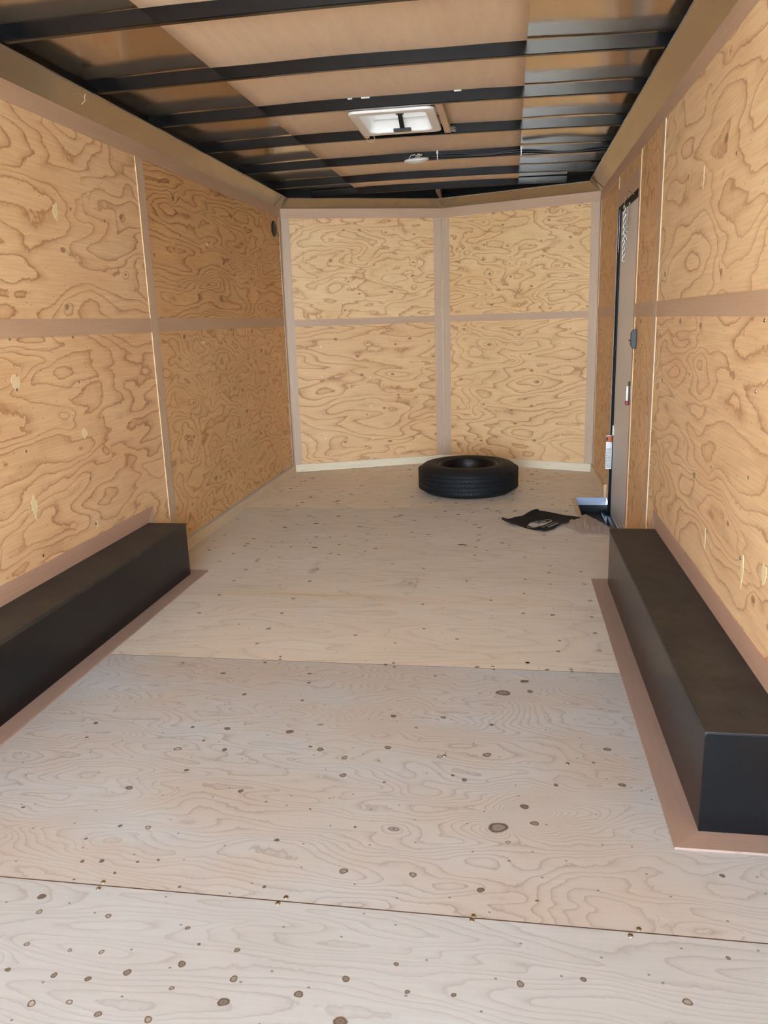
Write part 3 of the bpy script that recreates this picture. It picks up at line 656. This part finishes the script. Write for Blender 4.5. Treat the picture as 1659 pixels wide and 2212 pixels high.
q.build('light_cable', M['dark_plastic'], label='black cable running along the roof bow from the dome light to the right wall', category='cable')
for x, dsc in ((1.352, 'white cable tie just right of the dome light'), (1.868, 'white cable tie at the right edge of the ceiling luan')):
    q = MB(); z = ZBOW+crown(x); q.box((x-.003, 5.280, z+.002), (x+.003, 5.2835, z+BH)); q.box((x-.006, 5.277, z+.03), (x+.006, 5.2835, z+.042)); q.box((x-.003, 5.2795, z-.002), (x+.003, 5.328, z+.001))
    q.build('cable_tie', M['white'], label=dsc, category='cable tie', group='cable ties on the roof bow')

# ---------------------------------------------------------------- wheel boxes
def wheel_box(side):
    if side == 'left': x0, x1, y0, y1 = .0045, .206, 1.70, 3.612
    else: x0, x1, y0, y1 = W-.204, W-.0045, 1.754, 3.593
    zt = .271; inn = x1 if side == 'left' else x0; wx = x0 if side == 'left' else x1; sg = 1 if side == 'left' else -1
    e = empty('wheel_box', ((x0+x1)/2, y0, 0), label='long black metal wheel box along the %s wall' % side, category='wheel box', group='wheel boxes along the side walls')
    def pl(o): o.location = -Vector(e.location); return o
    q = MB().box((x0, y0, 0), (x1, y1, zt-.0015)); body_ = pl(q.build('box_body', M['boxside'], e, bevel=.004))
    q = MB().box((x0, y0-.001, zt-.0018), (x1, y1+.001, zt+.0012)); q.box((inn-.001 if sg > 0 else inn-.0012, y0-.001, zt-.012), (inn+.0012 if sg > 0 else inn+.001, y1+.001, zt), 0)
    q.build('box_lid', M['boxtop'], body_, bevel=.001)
    t_ = .068; z = .006
    a0 = inn; a1 = inn+sg*t_
    strips = [([(a0, y0, 0), (a1, y0-t_, 0), (a1, y1+t_, 0), (a0, y1, 0)], M['luan_box']),
              ([(wx, y0, 0), (a0, y0, 0), (a1, y0-t_, 0), (wx, y0-t_, 0)], M['luan_boxx']),
              ([(wx, y1+t_, 0), (a1, y1+t_, 0), (a0, y1, 0), (wx, y1, 0)], M['luan_boxx'])]
    for k, (pp, mt) in enumerate(strips):
        pl(fix_normals(MB().prism(pp, (0, 0, z)).build('floor_strip', mt, e)))
    ww = 0 if side == 'left' else W; wz = .072
    top = [(ww, y0, zt), (ww, y1, zt), (ww, y1+wz, zt+wz), (ww, y0-wz, zt+wz)]
    pl(fix_normals(MB().prism(top, (sg*.005, 0, 0)).build('wall_strip', M['luan_boxw'], e)))
    for yy, s2 in ((y1, 1), (y0, -1)):
        pl(fix_normals(MB().prism([(ww, yy, z), (ww, yy+s2*wz, z), (ww, yy+s2*wz, zt+wz), (ww, yy, zt)], (sg*.0045, 0, 0)).build('wall_strip', M['luan_z'], e)))
    return e
M['luan_boxw'] = luan('luan_wall_strip_wheel_box', Y_, Z_, 9, lin((186, 148, 124)), lin((200, 162, 136)))
wheel_box('left'); wheel_box('right')

# ---------------------------------------------------------------- spare wheel
TX, TY = 1.512, 5.66; RT = .362; TW = .215
E_ = empty('spare_wheel', (TX, TY, 0), label='black spare tyre on a black steel rim lying flat on the plywood floor', category='wheel')
q = MB(); prof = []
def tp(r, z): prof.append((r, z))
# outer profile from top bead round the tread to bottom bead
tp(.206, TW-.034); tp(.212, TW-.020); tp(.228, TW-.009); tp(.255, TW-.001); tp(.285, TW-.001); tp(.315, TW-.008); tp(.335, TW-.022); tp(.347, TW-.038)
grooves = [.060, .092, .123, .155]
zs = [TW-.042]
tp(.352, TW-.044)
for gz_ in grooves[::-1]:
    tp(RT-.002, gz_+.006); tp(RT-.010, gz_+.004); tp(RT-.010, gz_-.001); tp(RT-.002, gz_-.003)
tp(.352, .044); tp(.347, .038); tp(.335, .022); tp(.315, .008); tp(.285, .001); tp(.255, .001); tp(.228, .009); tp(.212, .02); tp(.206, .034); tp(.204, .05); tp(.204, TW-.05)
q.lathe(prof, 160, closed=True)
tyre = q.build('tyre', M['rubber'], E_); fix_normals(tyre)
# sipes / blocks on the tread ribs
q = MB(); nb = 88
for k in range(nb):
    a = 2*pi*k/nb
    for (z0, z1, sk) in ((.100, .116, .012), (.131, .149, -.012), (.068, .086, .010), (.161, .174, .014), (.040, .054, .010)):
        da = .010; r0, r1 = RT-.006, RT+.0005
        w0 = a; w1 = a+.72*2*pi/nb; s_ = sk/RT
        vs = []
        for r_ in (r0, r1):
            for (zz, sh) in ((z0, 0), (z1, s_)):
                for ww in (w0, w1): vs.append((r_*cos(ww+sh), r_*sin(ww+sh), zz))
        q.add(vs, [(0, 1, 3, 2), (4, 6, 7, 5), (0, 4, 5, 1), (2, 3, 7, 6), (0, 2, 6, 4), (1, 5, 7, 3)])
fix_normals(q.build('tread_blocks', M['rubber'], tyre))
q = MB(); q.lathe([(.2125, TW-.026), (.2155, TW-.014), (.212, TW-.009), (.206, TW-.012), (.203, TW-.022), (.198, TW-.036), (.194, TW-.046), (.192, TW-.080), (.184, TW-.088), (.178, TW-.098), (.176, .085), (.176, .06), (.19, .05), (.20, .02)], 96)
rim_ = q.build('rim', M['rim'], E_)
q = MB(); q.lathe([(.178, .085), (.160, .090), (.135, .105), (.115, .118), (.098, .121), (.084, .116), (.078, .104), (.0421, .102), (.042, .090)], 80); disc_ = q.build('wheel_disc', M['rim'], E_)
for k in range(5):
    a = 2*pi*k/5+.3; q = MB(); q.lathe([(.0, .0), (.009, 0), (.011, .002), (.013, .002), (.013, 0)], 16, c=(.057*cos(a), .057*sin(a), .1035)); q.build('lug_hole', M['black_deep'], disc_)
q = MB(); q.tube([(-.165, .06, .10), (-.148, .053, .150)], .004, 8); q.tube([(-.148, .053, .150), (-.146, .052, .160)], .005, 8); q.build('valve_stem', M['zinc'], E_)

# ---------------------------------------------------------------- step well by the side door
b = MB(); zf = -.105
b.box((WX0, WY0, zf-.01), (W+.05, WY1, zf)); b.box((WX0-.01, WY0, zf), (WX0, WY1, -.012)); b.box((WX0, WY1, zf), (W+.012, WY1+.01, -.05)); b.box((WX0, WY0-.01, zf), (W+.012, WY0, -.01))
b.box((WX0, WY1-.004, -.05), (W, WY1+.001, .001), 1)
b.box((WX0, WY1+.0, 0), (W, WY1+.012, .0015), 2)
b.box((WX0-.032, WY0, 0), (WX0+.001, WY1+.012, .0018), 2); b.box((WX0-.001, WY0, -.02), (WX0+.001, WY1, .0018), 2); b.box((WX0-.03, WY0-.03, 0), (W, WY0+.001, .0018), 2)
M['flange'] = plain('flange_tan_reflection', (196, 170, 144), .35, .3)  # tan reflected from floor and luan is put into the aluminium's colour
well = b.build('step_well', [M['black_deep'], M['alu'], M['flange']], label='sunken black step beside the side door with metal edging', category='step')
for x, y in ((WX0-.016, WY1), (WX0-.004, WY1+.006), (WX0-.027, 5.30), (WX0-.012, 5.20), (WX0-.016, 5.05), (WX0-.016, 4.90), (W-.06, WY1+.006), (WX0-.008, WY0-.012), (WX0+.02, WY0-.012), (WX0+.045, WY0-.015)):
    screw((x, y, .002), (0, 0, 1), well, SC, .8)
q = MB(); q.box((W-.045, WY0, zf), (W-.036, WY1, zf+.022)); q.box((W-.036, WY0, zf), (W-.004, WY1, zf+.012)); q.box((W-.004, WY0, zf), (W+.012, WY1, zf+.03))
rail = q.build('sill_rail', M['bow'], well)
for y in (4.75, 5.12): q = MB(); q.lathe([(0, .002), (.007, .002), (.009, 0)], 12, c=(W-.02, y, zf+.012)); q.build('rail_bolt', M['black_deep'], well)

# ---------------------------------------------------------------- side door
DD = .014
b = MB(); zb = zf+.03
b.box((W-.002, DY1-.004, zf), (W+.07, DY1+.018, DZ1+.02)); b.box((W-.002, DY0-.02, zf), (W+.07, DY0+.0, DZ1+.02)); b.box((W-.002, DY0-.02, DZ1-.002), (W+.07, DY1+.018, DZ1+.02))
b.box((W+.004, DY1-.030, zf), (W+.07, DY1-.004, DZ1)); b.box((W+.006, DY0, DZ1-.028), (W+.07, DY1, DZ1))
door = MB(); door.box((W+DD, DY0, zb), (W+DD+.03, DY1-.004, DZ1-.002))
dr = door.build('door_1', M['door'], kind='structure')
fr = b.build('door_frame', M['black_frame'], dr)
MB().box((W+.003, DY1-.020, 1.60), (W+.0045, DY1-.016, 1.852)).build('frame_highlight_strip', M['zinc'], dr, label='added bright strip standing for the highlight at the top of the frame')  # strip added as the highlight along the black frame
# latch on the door
q = MB().box((W+DD-.02, 4.575, .728), (W+DD, 4.60, .858)); lt = q.build('latch_slide', M['dark_plastic'], dr, bevel=.003)
MB().box((W+DD-.032, 4.578, .75), (W+DD-.02, 4.595, .835)).build('latch_bar', M['zinc'], dr, bevel=.002)
MB().box((W+DD-.034, 4.572, .728), (W+DD-.018, 4.603, .752)).build('latch_button', M['red'], dr, bevel=.003, label='red latch button')
MB().box((W+DD-.006, 4.58, .675), (W+DD, 4.60, .726)).build('latch_strap', M['zinc'], dr, bevel=.001)
MB().box((W+.004, DY1-.06, .455), (W+DD, DY1-.026, .52)).build('door_hinge', M['zinc'], dr, bevel=.002)

# curled warning label on the far jamb
L_ = empty('warning_label', (W-.006, DY1-.034, .34), label='narrow curled white warning label with orange head on the far door jamb', category='label')
def curl(z0, z1, off, a0=-1.0, a1=1.1, n=10, r=.019):
    q = MB(); vs = []; 
    for z in (z0, z1):
        for k in range(n+1):
            a = a0+(a1-a0)*k/n; vs.append((-.006+(r*1.2)*sin(a), -(r*.5+off)*cos(a)+.003, z))
    q.add(vs, [(k, k+1, n+2+k, n+1+k) for k in range(n)], 0, True); return q
curl(-.112, .068, 0).build('paper', M['white'], L_)
curl(.070, .108, 0).build('orange_head', M['orange'], L_)
curl(.108, .112, 0).build('top_edge', M['white'], L_)
q = MB(); random.seed(11)
z = -.105
rows = []
while z < .028:
    rows.append(z); z += .0075
for z in rows:
    a = -.75
    while a < .7:
        l = random.uniform(.08, .28); s2 = curl(z, z+.0035, .0006, a, min(a+l, .75), 3); q.add(s2.v, s2.f); a += l+.10
q.build('printed_text', M['ink'], L_, label='rows of small black print')
s2 = curl(.078, .100, .0006, -.9, -.35, 4); s2.build('warning_symbol', M['ink'], L_)

# black switch box on the wall beside the door
SBx = empty('switch_box', (W-.0045, 4.400, 1.095), label='black plastic clipped-corner box on the right wall just before the door', category='switch box')
pp = [(0, -.012, -.050), (-.014, -.012, -.050), (-.026, -.012, -.034), (-.026, -.012, .034), (-.014, -.012, .050), (0, -.012, .050)]
fix_normals(MB().prism(pp, (0, .034, 0)).build('housing', M['dark_plastic'], SBx, bevel=.002))
MB().box((-.0275, -.004, -.03), (-.025, .014, .03)).build('face_plate', plain('grey_plastic', (52, 52, 54), .45), SBx, bevel=.0008)
MB().tube([(-.026, .02, -.006), (-.034, .022, -.007)], .003, 8).build('peg', M['dark_plastic'], SBx)

# ---------------------------------------------------------------- door chain with spring
CH = empty('door_chain', (W-.02, 4.86, 1.87), label='zinc door chain with coil spring hanging doubled from a hook over the side door', category='chain')
def ch_pt(u, v, x): return wall_pt(u, v, x)-Vector(CH.location)
xs_ = W-.028
q = MB(); P = [ch_pt(u, v, xs_) for u, v in ((1361, 420), (1358, 412), (1357, 418), (1357, 416), (1355, 422), (1353, 424), (1350, 427))]
P[0].x += .022
q.tube(P, .0022, 8); q.build('hook', M['zinc'], CH)
q = MB(); a_, c_ = ch_pt(1351, 425, xs_), ch_pt(1349, 444, xs_)
q.tube([a_+Vector((0, .010, -.002)), a_, a_+Vector((0, -.010, -.006)), a_*.5+c_*.5+Vector((0, -.004, 0)), c_+Vector((0, .004, .01)), c_+Vector((0, .01, 0)), c_+Vector((0, .006, -.008)), c_+Vector((0, -.004, -.006))], .0022, 8); q.build('s_hook', M['zinc'], CH)
def link_mesh(l=.030, w_=.012, r=.0021):
    q = MB(); pts = []
    for k in range(16):
        a = 2*pi*k/16; pts.append((w_/2*cos(a)*.9, 0, (l/2-w_/2)*(1 if sin(a) > 0 else -1)*(abs(sin(a)) > .01)+w_/2*sin(a)))
    q.tube(pts, r, 6, closed=True); o = q.build('link', M['zinc']); me = o.data; bpy.data.objects.remove(o); return me
LK = link_mesh()
def chain(p0, p1, n, par, wig):
    p0 = Vector(p0); p1 = Vector(p1); d = (p1-p0)
    for k in range(n):
        o = bpy.data.objects.new('chain_link', LK); C.objects.link(o); o.parent = par
        p = p0+d*((k+.5)/n)+Vector((0, wig*sin(k*1.1), 0)); o.location = p
        ll = d.length/n; s_ = (ll+.0065)/.030
        o.rotation_mode = 'QUATERNION'; qd = d.to_track_quat('Z', 'Y'); o.rotation_quaternion = qd @ Matrix.Rotation((pi/2 if k % 2 else 0)+.5, 3, 'Z').to_quaternion(); o.scale = (1, 1, s_)
chain(ch_pt(1350, 444, xs_), ch_pt(1346, 566, xs_), 17, CH, .002)
chain(ch_pt(1353, 500, xs_+.012), ch_pt(1349, 552, xs_+.012), 7, CH, .002)
q = MB(); A0, A1 = ch_pt(1357, 452, W-.012), ch_pt(1353, 497, W-.014); tt = 20; pts = []
ax = (A1-A0)
for k in range(tt*12+1):
    a = 2*pi*k/12; c0 = A0+ax*(k/(tt*12)); pts.append(c0+Vector((.0075*cos(a), .0075*sin(a), 0)))
q.tube(pts, .0013, 5); q.build('coil_spring', M['zinc'], CH)
q = MB(); q.tube([ch_pt(1361, 437, W+.04), ch_pt(1361, 437, W-.005), ch_pt(1359, 443, W-.008), ch_pt(1356, 446, W-.01), A0], .0022, 8); q.build('door_eye', M['zinc'], CH)

# ---------------------------------------------------------------- round vent on the left wall
Q = empty('wall_vent', (.0045, 6.185, 1.945), label='small round black vent high on the left wall near the front corner', category='wall vent')
def rot_mesh(q):    # turn lathe axis z -> x
    q.v = [(z, y, x) for x, y, z in q.v]; return q
q = MB(); q.lathe([(.034, .004), (.046, .010), (.056, .008), (.060, .000)], 48); fix_normals(rot_mesh(q).build('vent_ring', M['dark_plastic'], Q))
q = MB(); q.lathe([(0, .002), (.036, .002)], 32); fix_normals(rot_mesh(q).build('vent_back', M['black_deep'], Q))
q = MB()
for k in range(-3, 4): hw = math.sqrt(.036**2-(k*.010)**2); q.box((.002, -hw, k*.010-.002), (.007, hw, k*.010+.002))
q.build('vent_louvers', M['dark_plastic'], Q)

# ---------------------------------------------------------------- black bag and crumpled sheet
corners = [Vector(p) for p in ((1.783, 4.695, 0), (2.02, 4.505, 0), (2.245, 4.825, 0), (1.994, 5.023, 0))]
def bag_pt(s, t, z=0):
    a, b_, c_, d_ = corners
    p = (a*(1-s)+b_*s)*(1-t)+(d_*(1-s)+c_*s)*t
    ctr = Vector((.5, .5)); 
    # edges pulled slightly inward, little waves
    k = 4*s*(1-s); k2 = 4*t*(1-t)
    c = sum(corners, Vector())/4
    pull = .035*max((1-abs(2*t-1))*0, 0)
    e = min(s, 1-s, t, 1-t)
    p = p.lerp(c, .018*(k if min(t, 1-t) < min(s, 1-s) else k2)*(1-min(1, e*6)))
    h = .006+.0035*sin(7*s+2*t)+.003*sin(9*t-3*s)+.016*math.exp(-((s**2+t**2)/.012))+.006*(1-min(1, e*8))*abs(sin(5*s+6*t))
    return Vector((p.x, p.y, max(.003, h)+z))
BG = empty('fabric_bag', corners[0], label='flat black fabric bag with pale printed oval logo lying beside the step', category='bag')
def bl(o): o.location = -Vector(BG.location); return o
n = 36; q = MB(); vs = [bag_pt(i/n, j/n) for j in range(n+1) for i in range(n+1)]
q.add(vs, [(j*(n+1)+i, j*(n+1)+i+1, (j+1)*(n+1)+i+1, (j+1)*(n+1)+i) for j in range(n) for i in range(n)], 0, True)
o = bl(q.build('bag_cloth', M['bag'], BG)); sm = o.modifiers.new('solid', 'SOLIDIFY'); sm.thickness = .004; sm.offset = -1
q = MB(); q.tube([bag_pt(0, t_, .002) for t_ in frange(.0, 1, 20)], .004, 6); q.tube([bag_pt(s_, 0, .000) for s_ in frange(0, 1, 20)], .003, 6); bl(q.build('bag_hem', M['bag'], BG))
q = MB(); q.tube([bag_pt(.0, .05, .004)+Vector((-.004, 0, 0)), bag_pt(.0, 0, .012)+Vector((-.012, .004, 0)), bag_pt(.04, 0, .006)+Vector((0, -.01, 0)), bag_pt(.1, .0, .004)], .007, 8); bl(q.build('drawstring_knot', M['bag'], BG))
# logo painted as thin raised print; pixel measured points on the bag
def on_bag(u, v):
    p, _ = floor_pt(u, v, .012)
    return p
def bag_uv(px, py):   # crop pixel -> photo pixel
    return 1130+px*95/1659, 1110+py*35/611
def bag_z(p):
    best = min(((Vector((w_[0]-p.x, w_[1]-p.y)).length, w_[2]) for w_ in vs))
    return best[1]
def drape(poly, name, tri=False):
    q = MB(); pts = []
    for c_ in poly:
        p = on_bag(*bag_uv(*c_)); pts.append(Vector((p.x, p.y, bag_z(p)+.0035)))
    return pts
q = MB()
outer = []; inner = []
ex, ey, ea, eb, er = 625, 335, 478, 108, -.235
for k in range(48):
    a = 2*pi*k/48
    for lst, sc in ((outer, 1), (inner, .955)):
        x = ea*sc*cos(a); y = eb*(sc if sc == 1 else .88)*sin(a); lst.append((ex+x*cos(er*.75)-y*sin(er*.4), ey+x*sin(er)+y*cos(er)))
po, pi_ = drape(outer, 'o'), drape(inner, 'i')
q.add(po+pi_, [(k, (k+1) % 48, 48+(k+1) % 48, 48+k) for k in range(48)])
def fan(q, top, bot):
    a = drape(top, ''); b_ = drape(bot, ''); n = len(a)
    q.add(a+b_, [(k, k+1, n+k+1, n+k) for k in range(n-1)])
fan(q, [(205,375),(240,345),(300,365),(270,310),(350,350),(330,320),(440,350),(370,315),(470,335),(600,350),(700,325),(850,310),(950,280),(1040,240),(1090,235)],
       [(205,400),(230,420),(270,440),(300,450),(340,460),(370,465),(420,465),(450,462),(480,455),(600,410),(700,415),(850,380),(950,320),(1040,290),(1090,265)])
def bar(q, a, b_, h): fan(q, [a, ((a[0]+b_[0])/2, (a[1]+b_[1])/2), b_], [(a[0], a[1]+h), ((a[0]+b_[0])/2, (a[1]+b_[1])/2+h), (b_[0], b_[1]+h)])
bar(q, (715, 478), (1255, 298), 14)
TX_ = []
random.seed(5)
for (x0, y0, x1, y1, nn, hh) in ((450, 300, 880, 225, 7, 50), (950, 452, 1330, 352, 9, 42)):
    q_txt = MB(); TX_.append(q_txt)
    for k in range(nn):
        fx = (k+.1)/nn; gx = (k+.85)/nn
        a = (x0+(x1-x0)*fx, y0+(y1-y0)*fx); c_ = (x0+(x1-x0)*gx, y0+(y1-y0)*gx)
        st = random.choice(('H', 'E', 'I', 'A', 'N'))
        bar(q_txt, a, (a[0]+18, a[1]), hh)
        if st != 'I': bar(q_txt, (c_[0]-14, c_[1]), c_, hh) if st in 'HNA' else bar(q_txt, a, c_, 12)
        bar(q_txt, (a[0], a[1]+hh*.42), (c_[0], c_[1]+hh*.42), 10)
lg_ = bl(q.build('logo_print', M['logo'], BG)); [r_.build('logo_lettering', M['logo'], lg_) for r_ in TX_]

# crumpled pale sheet over the well's near corner
n = 40; q = MB(); vs2 = []
for j in range(n+1):
    t_ = j/n
    for i in range(n+1):
        s_ = i/n
        # left edge under the bag, right edge dips over the well
        near = Vector((2.236, 4.474, 0)).lerp(Vector((2.44, 4.478, 0)), s_)
        if s_ < .0: near = near
        farL = Vector((2.115, 4.70, 0)); farM = Vector((2.285, 4.93, 0)); farR = Vector((2.44, 4.50, 0))
        far = farL.lerp(farM, s_*2) if s_ < .5 else farM.lerp(farR, (s_*2-1)**.9)
        p = near.lerp(far, t_)
        wr = .005*abs(sin(8*s_+4*t_))+.005*abs(sin(21*s_-7*t_+1))+.004*abs(sin(34*s_-19*t_))+.002*sin(15*t_+11*s_)
        hump = .012*sin(pi*min(1, t_))*sin(pi*s_)
        z = .004+(wr+hump)*sin(pi*min(1, max(0, t_*.96+.02)))**.6*min(1, 3*min(s_, 1-s_)+.1)
        q.v.append((p.x, p.y, z))
for j in range(n):
    for i in range(n): q.smooth.add(len(q.f)); q.f.append((j*(n+1)+i, j*(n+1)+i+1, (j+1)*(n+1)+i+1, (j+1)*(n+1)+i)); q.m.append(0)
o = q.build('crumpled_sheet', M['film'], label='crumpled greige sheet draped over the near corner of the step', category='sheet')
sm = o.modifiers.new('solid', 'SOLIDIFY'); sm.thickness = .0015; sm.offset = 1
